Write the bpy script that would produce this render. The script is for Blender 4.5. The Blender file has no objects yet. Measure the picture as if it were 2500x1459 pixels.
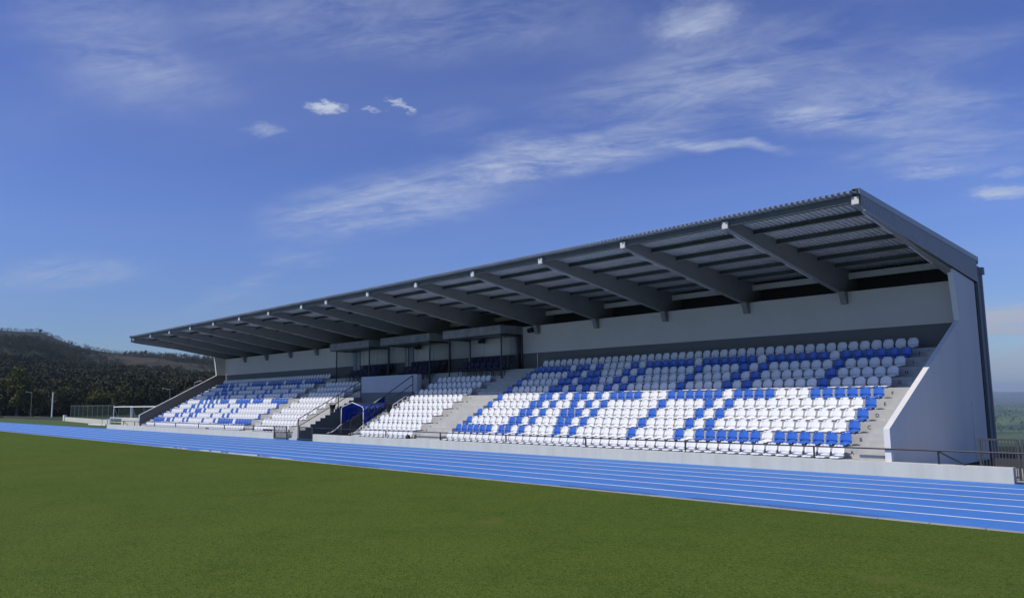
import bpy, bmesh, math, random
import numpy as np
from mathutils import Vector, Matrix
R = math.radians
random.seed(7); rng = np.random.default_rng(11)
scene = bpy.context.scene
COL = scene.collection

# ------------------------------------------------------------------ camera, sky, sun, exposure
cam_d = bpy.data.cameras.new("camera"); cam = bpy.data.objects.new("camera", cam_d); COL.objects.link(cam)
fw = Vector((-0.7235980, 0.6787239, 0.1254583)); rt = Vector((0.6827850, 0.7304881, -0.0138519)); up = Vector((0.1010474, -0.0756379, 0.9920022))
CAMZ = 2.5947
cam.matrix_world = Matrix(((rt.x, up.x, -fw.x, 0), (rt.y, up.y, -fw.y, 0), (rt.z, up.z, -fw.z, CAMZ), (0, 0, 0, 1)))
cam_d.sensor_width = 36.0; cam_d.lens = 1909.35 / 2500 * 36
cam_d.clip_start = 0.1; cam_d.clip_end = 40000
scene.camera = cam

SUNV = Vector((-0.34, -0.90, 1.0)).normalized()
SUN_EL = math.asin(SUNV.z); SUN_AZ = math.atan2(SUNV.x, SUNV.y)
world = bpy.data.worlds.new("World"); scene.world = world; world.use_nodes = True
wn, wl = world.node_tree.nodes, world.node_tree.links
wn.clear()
def N(nodes, t, **kw):
    n = nodes.new(t)
    for k, v in kw.items():
        if k in n.inputs.keys() if isinstance(k, str) else False: n.inputs[k].default_value = v
        else: setattr(n, k, v)
    return n
sky = wn.new('ShaderNodeTexSky'); sky.sky_type = 'NISHITA'; sky.sun_disc = False
sky.sun_elevation = SUN_EL; sky.sun_rotation = SUN_AZ
sky.altitude = 300; sky.air_density = 1.0; sky.dust_density = 0.4; sky.ozone_density = 2.0
hsv = wn.new('ShaderNodeHueSaturation'); hsv.inputs['Hue'].default_value = 0.523; hsv.inputs['Saturation'].default_value = 1.04; hsv.inputs['Value'].default_value = 0.86
wl.new(sky.outputs[0], hsv.inputs['Color'])
# cirrus: stretched, warped noise on the view direction projected to a high plane
tc = wn.new('ShaderNodeTexCoord'); sep = wn.new('ShaderNodeSeparateXYZ'); wl.new(tc.outputs['Generated'], sep.inputs[0])
def M(op, a, b=None, nodes=wn, links=wl, clamp=False):
    n = nodes.new('ShaderNodeMath'); n.operation = op; n.use_clamp = clamp
    for i, v in enumerate((a, b)):
        if v is None: continue
        if isinstance(v, (int, float)): n.inputs[i].default_value = v
        else: links.new(v, n.inputs[i])
    return n.outputs[0]
zc = M('ADD', M('MAXIMUM', sep.outputs['Z'], 0.0), 0.12)
px = M('DIVIDE', sep.outputs['X'], zc); py = M('DIVIDE', sep.outputs['Y'], zc)
comb = wn.new('ShaderNodeCombineXYZ'); wl.new(px, comb.inputs[0]); wl.new(py, comb.inputs[1])
def cloud(ang, lx, ly, scale, lo, hi, seed, rough=0.62, dist=0.6, src=None):
    mp = wn.new('ShaderNodeMapping'); mp.vector_type = 'TEXTURE'; mp.inputs['Rotation'].default_value = (0, 0, ang); mp.inputs['Scale'].default_value = (lx, ly, 1); mp.inputs['Location'].default_value = (seed, seed * .37, 0)
    wl.new(src or comb.outputs[0], mp.inputs[0])
    nz = wn.new('ShaderNodeTexNoise'); nz.inputs['Scale'].default_value = scale; nz.inputs['Detail'].default_value = 12; nz.inputs['Roughness'].default_value = rough; nz.inputs['Distortion'].default_value = dist
    wl.new(mp.outputs[0], nz.inputs['Vector'])
    mr = wn.new('ShaderNodeMapRange'); mr.inputs['From Min'].default_value = lo; mr.inputs['From Max'].default_value = hi; mr.interpolation_type = 'SMOOTHSTEP'
    wl.new(nz.outputs[0], mr.inputs['Value'])
    return mr.outputs[0]
wz = wn.new('ShaderNodeTexNoise'); wz.inputs['Scale'].default_value = 5.0; wz.inputs['Detail'].default_value = 6; wl.new(comb.outputs[0], wz.inputs['Vector'])
ws = wn.new('ShaderNodeVectorMath'); ws.operation = 'SUBTRACT'; wl.new(wz.outputs['Color'], ws.inputs[0]); ws.inputs[1].default_value = (.5, .5, .5)
wm = wn.new('ShaderNodeVectorMath'); wm.operation = 'MULTIPLY_ADD'; wl.new(ws.outputs[0], wm.inputs[0]); wm.inputs[1].default_value = (.22, .22, 0); wl.new(comb.outputs[0], wm.inputs[2])
fil = cloud(.42, 1.5, .6, 2.6, .30, .76, 3.1, rough=.68, dist=.9)
fine = cloud(.6, 1.3, .7, 10.0, .34, .76, 1.7, rough=.66, dist=.8)
tex = M('ADD', M('MULTIPLY', fil, .78), M('MULTIPLY', fine, .38))
# cirrus banks at their places in the sky: centre x, y, direction, half length, half width, strength
BANKS = [(-2.232, 1.495, 0.301, 0.509, 0.237, 0.75), (-1.554, 1.668, 0.369, 0.383, 0.133, 1.0), (-1.545, 1.48, 0.697, 0.134, 0.069, 0.45), (-1.14, 1.971, 0.974, 0.2, 0.042, 0.8), (-0.924, 1.956, 0.89, 0.124, 0.065, 0.7), (-1.019, 1.565, 0.229, 0.419, 0.20, 0.46), (-0.869, 1.353, 0.045, 0.098, 0.079, 0.5), (-1.725, 0.426, 1.323, 0.162, 0.159, 0.42), (-1.866, 0.58, 0.837, 0.195, 0.15, 0.34), (-0.719, 2.11, 1.051, 0.384, 0.19, 0.52), (-0.781, 2.435, 0.805, 0.268, 0.099, 0.5), (-0.715, 2.852, 0.646, 0.09, 0.064, 1.1), (-0.831, 2.552, 0.526, 0.088, 0.042, 0.9), (-0.646, 2.697, 0.447, 0.054, 0.039, 1.0), (-1.73, 0.976, 0.957, 0.045, 0.03, 1.7), (-1.602, 1.13, 1.922, 0.048, 0.014, 1.1), (-1.669, 1.081, 0.798, 0.026, 0.014, 0.8), (-1.938, 0.913, 0.721, 0.05, 0.035, 0.6), (-3.669, 0.865, 0.528, 0.367, 0.198, 0.42), (-1.297, 4.969, -0.536, 0.4, 0.45, 3.0), (-1.713, 6.531, 1.233, 0.7, 1.1, 1.3), (-2.959, 1.561, 1.361, 0.155, 0.149, 0.35), (-0.541, 1.846, -0.024, 0.148, 0.12, 0.25), (-3.604, 1.557, 0.032, 0.506, 0.074, 0.28), (-1.579, 1.282, 0.009, 0.112, 0.062, 0.18)]
wz2 = wn.new('ShaderNodeTexNoise'); wz2.inputs['Scale'].default_value = 22.0; wz2.inputs['Detail'].default_value = 8; wz2.inputs['Roughness'].default_value = .7; wl.new(comb.outputs[0], wz2.inputs['Vector'])
ws2 = wn.new('ShaderNodeVectorMath'); ws2.operation = 'SUBTRACT'; wl.new(wz2.outputs['Color'], ws2.inputs[0]); ws2.inputs[1].default_value = (.5, .5, .5)
wm2 = wn.new('ShaderNodeVectorMath'); wm2.operation = 'MULTIPLY_ADD'; wl.new(ws2.outputs[0], wm2.inputs[0]); wm2.inputs[1].default_value = (.13, .13, 0); wl.new(comb.outputs[0], wm2.inputs[2])
BANKS += [(-1.286, 0.874, 0.851, 0.465, 0.164, 0.42), (-1.0, 1.75, 0.645, 0.3, 0.2, 0.18)]
tot = None
for cx, cy, an, hl, hw, st in BANKS:
    small = hl < .1
    mp = wn.new('ShaderNodeMapping'); mp.vector_type = 'TEXTURE'; mp.inputs['Location'].default_value = (cx, cy, 0); mp.inputs['Rotation'].default_value = (0, 0, an); mp.inputs['Scale'].default_value = (hl * 1.25, hw * 1.3, 1)
    wl.new(wm2.outputs[0] if small else wm.outputs[0], mp.inputs[0])
    ln = wn.new('ShaderNodeVectorMath'); ln.operation = 'LENGTH'; wl.new(mp.outputs[0], ln.inputs[0])
    mr = wn.new('ShaderNodeMapRange'); mr.interpolation_type = 'SMOOTHERSTEP'; mr.inputs['From Min'].default_value = 1.25; mr.inputs['From Max'].default_value = 0.1; mr.inputs['To Max'].default_value = st
    wl.new(ln.outputs['Value'], mr.inputs['Value']); tot = mr.outputs[0] if tot is None else M('ADD', tot, mr.outputs[0])
veil = cloud(.5, 2.2, 1.0, 1.4, .42, .82, 5.5, rough=.5, dist=.3)
cl = M('ADD', M('MULTIPLY', M('MULTIPLY', tot, tex), .95), M('MULTIPLY', veil, .10), clamp=True)
tint = wn.new('ShaderNodeMixRGB'); tint.blend_type = 'MULTIPLY'; tint.inputs[0].default_value = 1; wl.new(hsv.outputs[0], tint.inputs[1]); tint.inputs[2].default_value = (.70, .895, 1.24, 1)
mix = wn.new('ShaderNodeMixRGB'); wl.new(cl, mix.inputs[0]); wl.new(tint.outputs[0], mix.inputs[1]); mix.inputs[2].default_value = (4.5, 5.1, 6.4, 1)
hr_ = wn.new('ShaderNodeMapRange'); hr_.interpolation_type = 'SMOOTHSTEP'; hr_.inputs['From Min'].default_value = -.03; hr_.inputs['From Max'].default_value = .24; hr_.inputs['To Min'].default_value = .66; hr_.inputs['To Max'].default_value = 1.0; wl.new(sep.outputs['Z'], hr_.inputs['Value'])
hm = wn.new('ShaderNodeVectorMath'); hm.operation = 'SCALE'; wl.new(mix.outputs[0], hm.inputs[0]); wl.new(hr_.outputs[0], hm.inputs['Scale'])
bg = wn.new('ShaderNodeBackground'); wl.new(hm.outputs[0], bg.inputs['Color']); bg.inputs['Strength'].default_value = 0.114
wo = wn.new('ShaderNodeOutputWorld'); wl.new(bg.outputs[0], wo.inputs['Surface'])

sun_d = bpy.data.lights.new("sun", 'SUN'); sun = bpy.data.objects.new("sun", sun_d); COL.objects.link(sun)
sun_d.energy = 3.6; sun_d.angle = R(0.53); sun_d.color = (1.0, 0.955, 0.89)
sun.rotation_euler = SUNV.to_track_quat('Z', 'Y').to_euler(); sun.location = (-40, -60, 80)
scene.view_settings.view_transform = 'Standard'; scene.view_settings.look = 'None'
scene.view_settings.gamma = 1; scene.view_settings.exposure = 0

# ------------------------------------------------------------------ helpers
MATS = {}
def mat(name, col, rough=0.7, metal=0.0, var=0.0, vscale=2.0, bump=0.0, bscale=40.0, col2=None, spec=0.5, coat=0.0, streak=False, detail=6):
    m = bpy.data.materials.new(name); m.use_nodes = True; nt = m.node_tree; n, l = nt.nodes, nt.links
    b = n['Principled BSDF']; b.inputs['Base Color'].default_value = (*col, 1); b.inputs['Roughness'].default_value = rough; b.inputs['Metallic'].default_value = metal
    b.inputs['Specular IOR Level'].default_value = spec
    if coat: b.inputs['Coat Weight'].default_value = coat
    if var or bump:
        t = n.new('ShaderNodeTexCoord')
    if var:
        mp = n.new('ShaderNodeMapping'); l.new(t.outputs['Object'], mp.inputs[0])
        if streak: mp.inputs['Scale'].default_value = (1.6, 1.6, 0.25)
        nz = n.new('ShaderNodeTexNoise'); nz.inputs['Scale'].default_value = vscale; nz.inputs['Detail'].default_value = detail; nz.inputs['Roughness'].default_value = 0.65
        l.new(mp.outputs[0], nz.inputs['Vector'])
        mr = n.new('ShaderNodeMapRange'); mr.inputs['From Min'].default_value = 0.3; mr.inputs['From Max'].default_value = 0.7
        l.new(nz.outputs[0], mr.inputs['Value'])
        mx = n.new('ShaderNodeMixRGB'); l.new(mr.outputs[0], mx.inputs[0])
        c2 = col2 or tuple(c * (1 - var) for c in col)
        mx.inputs[1].default_value = (*col, 1); mx.inputs[2].default_value = (*c2, 1)
        l.new(mx.outputs[0], b.inputs['Base Color'])
    if bump:
        nb = n.new('ShaderNodeTexNoise'); nb.inputs['Scale'].default_value = bscale; nb.inputs['Detail'].default_value = 5
        l.new(t.outputs['Object'], nb.inputs['Vector'])
        bp = n.new('ShaderNodeBump'); bp.inputs['Strength'].default_value = bump; bp.inputs['Distance'].default_value = 0.02
        l.new(nb.outputs[0], bp.inputs['Height']); l.new(bp.outputs[0], b.inputs['Normal'])
    MATS[name] = m; return m
concrete = mat('painted_concrete', (.56, .555, .475), .8, var=.16, vscale=1.3, bump=.25, bscale=60, streak=True)
concrete2 = mat('terrace_concrete', (.48, .475, .45), .85, var=.2, vscale=2.2, bump=.25, bscale=50)
kerb_m = mat('kerb_concrete', (.42, .41, .38), .85, var=.35, vscale=3)
sidewall_m = mat('side_wall_paint', (.72, .70, .66), .75, var=.11, vscale=.6, bump=.15, bscale=30, streak=True)
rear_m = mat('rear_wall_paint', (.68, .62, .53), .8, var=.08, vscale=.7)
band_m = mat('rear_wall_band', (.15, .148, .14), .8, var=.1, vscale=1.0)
beam_m = mat('beam_paint', (.29, .275, .245), .7, var=.14, vscale=1.2)
cap_m = mat('beam_cap_white', (.58, .58, .56), .5, var=.12, vscale=9)
sheet_m = mat('roof_sheet', (.70, .68, .63), .5, metal=.15, var=.2, vscale=1.1)
clad_m = mat('gable_cladding', (.37, .36, .35), .5, metal=.1, var=.1, vscale=1)
flash_m = mat('flashing', (.38, .38, .37), .45, metal=.4, var=.1)
purlin_m = mat('galvanised_purlin', (.13, .135, .125), .5, metal=.5, var=.25, vscale=2)
dark_m = mat('dark_cladding', (.035, .037, .04), .7)
white_pl = mat('white_seat_plastic', (.80, .80, .80), .28, var=.05, vscale=4, spec=.5)
blue_pl = mat('blue_seat_plastic', (.045, .150, .55), .17, var=.15, vscale=4, spec=.6)
black_m = mat('black_paint', (.018, .019, .022), .38, var=.2, vscale=6)
grey_metal = mat('galvanised_steel', (.45, .46, .46), .4, metal=.6)
white_paint = mat('white_paint', (.8, .8, .78), .5, var=.08, vscale=6)
navy_m = mat('navy_upholstery', (.010, .012, .055), .75, var=.3, vscale=8)
tarp_m = mat('blue_tarpaulin', (.02, .085, .46), .35, var=.3, vscale=3, bump=.5, bscale=5)
_n, _l = tarp_m.node_tree.nodes, tarp_m.node_tree.links; _t = _n.new('ShaderNodeBsdfTranslucent'); _t.inputs[0].default_value = (.03, .16, .70, 1); _x = _n.new('ShaderNodeMixShader'); _x.inputs[0].default_value = .5
_l.new(_n['Principled BSDF'].outputs[0], _x.inputs[1]); _l.new(_t.outputs[0], _x.inputs[2]); _l.new(_x.outputs[0], _n['Material Output'].inputs[0])
gate_m = mat('gate_paint', (.06, .062, .065), .45, var=.2, vscale=6)
letter_m = mat('black_lettering', (.02, .02, .02), .7)
slab_m = mat('fair_faced_concrete', (.33, .325, .30), .85, var=.45, vscale=1.6)
door_m = mat('door_paint', (.40, .42, .44), .6)
bag_m = mat('black_bag', (.012, .012, .012), .5, bump=.5, bscale=20)
line_m = mat('lane_line_paint', (.88, .89, .90), .7, var=.12, vscale=8)
hurdle_m = mat('hurdle_wood', (.30, .17, .10), .7, var=.3, vscale=10)
bark_m = mat('bark', (.07, .055, .045), .9, var=.4, vscale=6)

def simple_mix(name, base, layers, rough=.9, bump=None, spec=.25):
    """layers: (noise scale, detail, lo, hi, colour[, xyz scale])"""
    m = bpy.data.materials.new(name); m.use_nodes = True; n, l = m.node_tree.nodes, m.node_tree.links
    b = n['Principled BSDF']; b.inputs['Roughness'].default_value = rough; b.inputs['Specular IOR Level'].default_value = spec
    t = n.new('ShaderNodeTexCoord'); prev = None
    for k, L in enumerate(layers):
        sc, de, lo, hi, c = L[:5]; xyz = L[5] if len(L) > 5 else (1, 1, 1)
        mp = n.new('ShaderNodeMapping'); mp.inputs['Scale'].default_value = xyz; mp.inputs['Location'].default_value = (k * 13.7, k * 5.1, 0)
        l.new(t.outputs['Object'], mp.inputs[0])
        nz = n.new('ShaderNodeTexNoise'); nz.inputs['Scale'].default_value = sc; nz.inputs['Detail'].default_value = de; nz.inputs['Roughness'].default_value = .6
        l.new(mp.outputs[0], nz.inputs['Vector'])
        mr = n.new('ShaderNodeMapRange'); mr.inputs['From Min'].default_value = lo; mr.inputs['From Max'].default_value = hi; l.new(nz.outputs[0], mr.inputs['Value'])
        mx = n.new('ShaderNodeMixRGB'); l.new(mr.outputs[0], mx.inputs[0])
        if prev is None: mx.inputs[1].default_value = (*base, 1)
        else: l.new(prev, mx.inputs[1])
        mx.inputs[2].default_value = (*c, 1); prev = mx.outputs[0]
    l.new(prev, b.inputs['Base Color'])
    if bump:
        nb = n.new('ShaderNodeTexNoise'); nb.inputs['Scale'].default_value = bump[0]; nb.inputs['Detail'].default_value = 8; l.new(t.outputs['Object'], nb.inputs['Vector'])
        bp = n.new('ShaderNodeBump'); bp.inputs['Strength'].default_value = bump[1]; bp.inputs['Distance'].default_value = bump[2]
        l.new(nb.outputs[0], bp.inputs['Height']); l.new(bp.outputs[0], b.inputs['Normal'])
    return m
grass_m = simple_mix('pitch_grass', (.086, .140, .018), [
    (.10, 5, .38, .66, (.132, .168, .025)), (.55, 6, .45, .68, (.068, .114, .014)), (3.2, 6, .44, .70, (.110, .158, .023)), (14, 7, .46, .66, (.050, .088, .010)),
    (32, 6, .50, .68, (.185, .225, .052)), (70, 4, .47, .64, (.034, .062, .008)), (.3, 4, .64, .74, (.125, .140, .030))], rough=.95, bump=(45, .9, .03), spec=.05)
ground_m = simple_mix('hill_cover', (.022, .028, .011), [
    (.011, 8, .46, .58, (.016, .021, .010)), (.0065, 6, .585, .65, (.060, .034, .020)), (.045, 8, .48, .62, (.030, .035, .013)),
    (.0045, 4, .52, .58, (.022, .032, .011)), (.16, 7, .48, .62, (.013, .018, .009)), (.03, 7, .64, .68, (.11, .070, .045), (1, 1, 3))], bump=(.12, 1.0, 2.0))
_n, _l = ground_m.node_tree.nodes, ground_m.node_tree.links; _b = _n['Principled BSDF']; _old = _b.inputs['Base Color'].links[0].from_socket
_t = _n.new('ShaderNodeTexCoord'); _s = _n.new('ShaderNodeSeparateXYZ'); _l.new(_t.outputs['Object'], _s.inputs[0])
_r = _n.new('ShaderNodeMapRange'); _r.inputs['From Min'].default_value = 300; _r.inputs['From Max'].default_value = 420; _l.new(_s.outputs['Y'], _r.inputs['Value'])
_z = _n.new('ShaderNodeTexNoise'); _z.inputs['Scale'].default_value = .006; _z.inputs['Detail'].default_value = 8; _l.new(_t.outputs['Object'], _z.inputs['Vector'])
_c = _n.new('ShaderNodeValToRGB'); _l.new(_z.outputs[0], _c.inputs[0]); _c.color_ramp.elements[0].position = .38; _c.color_ramp.elements[0].color = (.030, .062, .026, 1); _c.color_ramp.elements[1].position = .62; _c.color_ramp.elements[1].color = (.10, .145, .050, 1)
_p = _n.new('ShaderNodeMapping'); _p.vector_type = 'TEXTURE'; _p.inputs['Location'].default_value = (-640, 222, 50); _p.inputs['Scale'].default_value = (135, 50, 400); _l.new(_t.outputs['Object'], _p.inputs[0])
_v = _n.new('ShaderNodeVectorMath'); _v.operation = 'LENGTH'; _l.new(_p.outputs[0], _v.inputs[0])
_q = _n.new('ShaderNodeMapRange'); _q.interpolation_type = 'SMOOTHSTEP'; _q.inputs['From Min'].default_value = 1.2; _q.inputs['From Max'].default_value = .3; _l.new(_v.outputs['Value'], _q.inputs['Value'])
_y = _n.new('ShaderNodeTexNoise'); _y.inputs['Scale'].default_value = .05; _y.inputs['Detail'].default_value = 9; _l.new(_t.outputs['Object'], _y.inputs['Vector'])
_g = _n.new('ShaderNodeMapRange'); _g.inputs['From Min'].default_value = .38; _g.inputs['From Max'].default_value = .6; _l.new(_y.outputs[0], _g.inputs['Value'])
_o = _n.new('ShaderNodeMixRGB'); _l.new(M('MULTIPLY', _q.outputs[0], _g.outputs[0], _n, _l), _o.inputs[0]); _l.new(_old, _o.inputs[1]); _o.inputs[2].default_value = (.070, .056, .030, 1); _old = _o.outputs[0]
_m = _n.new('ShaderNodeMixRGB'); _l.new(_r.outputs[0], _m.inputs[0]); _l.new(_old, _m.inputs[1]); _l.new(_c.outputs[0], _m.inputs[2]); _l.new(_m.outputs[0], _b.inputs['Base Color'])
track_m = simple_mix('track_rubber', (.066, .210, .56), [(.25, 4, .4, .7, (.076, .232, .59)), (3, 6, .5, .8, (.058, .182, .49)), (90, 3, .45, .7, (.088, .250, .62), (1, 1, 1)),
    (.5, 5, .60, .74, (.075, .17, .46), (.3, 1.5, 1))], rough=.62, bump=(160, .5, .006))
verge_m = simple_mix('verge_grass', (.070, .118, .024), [(.08, 5, .4, .7, (.085, .115, .030)), (1.2, 6, .5, .8, (.05, .085, .018))], bump=(20, .6, .05))


class MB:
    def __init__(s): s.v = []; s.f = []; s.mi = []
    def add(s, vs, fs, mi=0):
        o = len(s.v); s.v += [tuple(v) for v in vs]; s.f += [tuple(i + o for i in f) for f in fs]; s.mi += [mi] * len(fs); return s
    def box(s, x0, x1, y0, y1, z0, z1, mi=0):
        if x0 > x1: x0, x1 = x1, x0
        if y0 > y1: y0, y1 = y1, y0
        if z0 > z1: z0, z1 = z1, z0
        return s.add([(x0, y0, z0), (x1, y0, z0), (x1, y1, z0), (x0, y1, z0), (x0, y0, z1), (x1, y0, z1), (x1, y1, z1), (x0, y1, z1)],
                     [(0, 3, 2, 1), (4, 5, 6, 7), (0, 1, 5, 4), (1, 2, 6, 5), (2, 3, 7, 6), (3, 0, 4, 7)], mi)
    def prismx(s, poly, x0, x1, mi=0):
        """poly of (y, z), extruded along X"""
        n = len(poly); vs = [(x0, y, z) for y, z in poly] + [(x1, y, z) for y, z in poly]
        fs = [tuple(range(n)), tuple(range(2 * n - 1, n - 1, -1))] + [(i, i + n, (i + 1) % n + n, (i + 1) % n) for i in range(n)]
        return s.add(vs, fs, mi)
    def tube(s, a, b, r, n=8, r2=None, mi=0):
        a = Vector(a); b = Vector(b); d = (b - a).normalized(); r2 = r if r2 is None else r2
        u = d.orthogonal().normalized(); w = d.cross(u)
        vs = []
        for p, rr in ((a, r), (b, r2)):
            for k in range(n):
                t = 2 * math.pi * k / n; vs.append(p + (u * math.cos(t) + w * math.sin(t)) * rr)
        return s.add(vs, [(k, (k + 1) % n, (k + 1) % n + n, k + n) for k in range(n)] + [tuple(range(n - 1, -1, -1)), tuple(range(n, 2 * n))], mi)
    def path(s, pts, r, n=8, mi=0):
        for a, b in zip(pts[:-1], pts[1:]): s.tube(a, b, r, n, mi=mi)
        return s
    def bar(s, a, b, w, h, mi=0):
        """rectangular bar; w horizontal, h in the other direction"""
        a = Vector(a); b = Vector(b); d = (b - a).normalized()
        side = d.cross(Vector((0, 0, 1)));
        side = side.normalized() if side.length > 1e-4 else Vector((1, 0, 0))
        upv = side.cross(d)
        vs = []
        for p in (a, b):
            for sx, sz in ((-1, -1), (1, -1), (1, 1), (-1, 1)): vs.append(p + side * sx * w / 2 + upv * sz * h / 2)
        return s.add(vs, [(0, 1, 2, 3), (7, 6, 5, 4), (0, 4, 5, 1), (1, 5, 6, 2), (2, 6, 7, 3), (3, 7, 4, 0)], mi)
    def mesh(s, name, mats, smooth=False):
        me = bpy.data.meshes.new(name); me.from_pydata(s.v, [], s.f)
        for m in (mats if isinstance(mats, (list, tuple)) else [mats]): me.materials.append(m)
        if any(s.mi): me.polygons.foreach_set('material_index', s.mi)
        me.validate(); bm = bmesh.new(); bm.from_mesh(me); bmesh.ops.recalc_face_normals(bm, faces=bm.faces); bm.to_mesh(me); bm.free()
        if smooth: me.polygons.foreach_set('use_smooth', [True] * len(me.polygons))
        return me
    def build(s, name, mats, parent=None, smooth=False, bevel=0):
        o = bpy.data.objects.new(name, s.mesh(name, mats, smooth)); COL.objects.link(o)
        if parent:
            o.parent = parent; o.matrix_parent_inverse = Matrix.Translation(-parent_loc(parent)) if False else o.matrix_parent_inverse
            o.location = -world_loc(parent)
        if bevel:
            md = o.modifiers.new('bevel', 'BEVEL'); md.width = bevel; md.segments = 2; md.limit_method = 'ANGLE'
        return o
def world_loc(o):
    p = Vector((0, 0, 0))
    while o is not None: p = p + o.location; o = o.parent
    return p
def tag(o, label, cat, group=None, kind=None):
    if label: o['label'] = label
    if cat: o['category'] = cat
    if group: o['group'] = group
    if kind: o['kind'] = kind
    return o
def empty(name, loc=(0, 0, 0)):
    o = bpy.data.objects.new(name, None); o.location = loc; o.empty_display_size = .3; COL.objects.link(o); return o
def link(name, me, loc=(0, 0, 0), parent=None, rz=0):
    o = bpy.data.objects.new(name, me); o.location = loc; o.rotation_euler = (0, 0, rz); COL.objects.link(o)
    if parent: o.parent = parent
    return o
def copy_tree(o, parent=None):
    c = o.copy(); COL.objects.link(c); c.parent = parent
    for ch in list(o.children): copy_tree(ch, c)
    return c
ORD = ['first', 'second', 'third', 'fourth', 'fifth', 'sixth', 'seventh', 'eighth', 'ninth', 'tenth', 'eleventh', 'twelfth', 'thirteenth', 'fourteenth', 'fifteenth', 'sixteenth', 'seventeenth', 'eighteenth', 'nineteenth', 'twentieth',
       'twenty-first', 'twenty-second', 'twenty-third', 'twenty-fourth', 'twenty-fifth', 'twenty-sixth', 'twenty-seventh', 'twenty-eighth', 'twenty-ninth', 'thirtieth', 'thirty-first', 'thirty-second', 'thirty-third', 'thirty-fourth', 'thirty-fifth', 'thirty-sixth', 'thirty-seventh', 'thirty-eighth', 'thirty-ninth', 'fortieth', 'forty-first', 'forty-second', 'forty-third', 'forty-fourth']
LET = 'ABCDEFGHIJK'

# ------------------------------------------------------------------ dimensions of the stand (metres)
YW = 25.65; ZW = 0.447; RUN = 0.745; RISE = 0.389; Y1 = 26.32
XR = -10.13; XRi = -10.33; XL = -80.31; XLi = -80.11
YB = 34.0; ZBT = 7.0; ZBAND = 5.33
YROOF0 = 24.66; YROOF1 = 35.85
def zs(y): return 8.965 - .084 * (y - 24.7)
def tz(i): return ZW + RISE * i
def sy(i): return ty(i) if i else YW + .06       # where the seat row stands
def ty(i): return Y1 + RUN * (i - 1)     # front edge of tier i
VX0, VX1, VY = -48.65, -42.2, 30.75     # tunnel void
BEAMX = [-10.33 - 4.757 * k if k <= 7 else -10.33 - 4.757 * (k - 1) - 3.179 for k in range(16)]

# ------------------------------------------------------------------ terrain
def smooth(t): t = np.clip(t, 0, 1); return t * t * (3 - 2 * t)
AZ = np.array([-130, -100, -90, -84, -80.18, -79.11, -78.06, -77.1, -75.71, -74.77, -73.33, -70.87, -68.05, -62, -50, -35])
EL = np.array([.6, 3.0, 4.6, 4.9, 4.55, 4.5, 4.52, 4.1, 3.62, 3.38, 3.2, 3.08, 2.92, 2.4, 1.0, 0])
def vnoise(x, y, s, seed):
    x = x / s + seed * 17.3; y = y / s + seed * 7.9
    xi = np.floor(x); yi = np.floor(y); fx = x - xi; fy = y - yi
    h = lambda a, b: np.modf(np.abs(np.sin(a * 127.1 + b * 311.7 + seed) * 43758.5453))[0]
    fx = fx * fx * (3 - 2 * fx); fy = fy * fy * (3 - 2 * fy)
    return (h(xi, yi) * (1 - fx) + h(xi + 1, yi) * fx) * (1 - fy) + (h(xi, yi + 1) * (1 - fx) + h(xi + 1, yi + 1) * fx) * fy
def fbm(x, y, s, seed, n=4): return sum(vnoise(x, y, s / 2 ** k, seed + k) / 2 ** k for k in range(n)) - (1 - .5 ** n)
def height(x, y):
    x = np.asarray(x, float); y = np.asarray(y, float)
    r = np.hypot(x, y); az = np.degrees(np.arctan2(x, y))
    el = np.interp(az, AZ, EL, left=.3, right=0)
    rr = 930 + 220 * smooth((-72.8 - az) / 4.5) + 60 * fbm(x, y, 400, 3)
    hr = 2.6 + rr * np.tan(np.radians(el))
    t = (r - 230) / (rr - 230)
    up_ = np.clip(t, 0, 1) ** 1.15 * hr
    down = hr * (1 - .5 * smooth((r - rr) / 900))
    h = np.where(t < 1, up_, down)
    h = h + (fbm(x, y, 160, 1) * 16 + fbm(x, y, 45, 5) * 4) * smooth((r - 260) / 300) * smooth((1 - t) / .25) * (el > .3)
    # valley on the right and behind the stand
    w = smooth((az + 42) / 14) * smooth((160 - np.abs(az)) / 20)
    east = smooth((y - 47) / 26) * w
    far = -58 - 20 * smooth((r - 2200) / 5200) + 50 * smooth((r - 7500) / 4000) + fbm(x, y, 1100, 9) * 50 * smooth((r - 700) / 1500)
    val = -3.5 * smooth((y - 47) / 26) + (far + 3.5) * smooth((r - 75) / 560)
    h = h * (1 - w) + np.where(y > 47, val, 0) * w * np.where(y > 47, 1, 0)
    h = np.where((el <= 0) & (w <= 0), 0, h)
    near = (r < 200) & (y < 47)
    return np.where(near, 0, h) - 0.06
rad = np.concatenate([np.linspace(0, 60, 4)[1:], np.linspace(66, 250, 30), np.geomspace(258, 1500, 80), np.geomspace(1560, 16000, 40)])
ang = np.radians(np.concatenate([np.linspace(-180, -92, 50, endpoint=False), np.linspace(-92, 4, 385, endpoint=False), np.linspace(4, 180, 90, endpoint=False)]))
RR, AA = np.meshgrid(rad, ang, indexing='ij'); gx = RR * np.sin(AA); gy = RR * np.cos(AA); gz = height(gx, gy)
nr, na = gx.shape
verts = np.stack([gx.ravel(), gy.ravel(), gz.ravel()], 1); verts = np.vstack([verts, [[0, 0, -0.06]]])
i, j = np.meshgrid(np.arange(nr - 1), np.arange(na), indexing='ij'); j2 = (j + 1) % na
quads = np.stack([i * na + j, i * na + j2, (i + 1) * na + j2, (i + 1) * na + j], -1).reshape(-1, 4)
faces = [tuple(q) for q in quads.tolist()] + [(nr * na, int((k + 1) % na), int(k)) for k in range(na)]
me = bpy.data.meshes.new('ground'); me.from_pydata(verts.tolist(), [], faces); me.materials.append(ground_m)
me.polygons.foreach_set('use_smooth', [True] * len(me.polygons))
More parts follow.
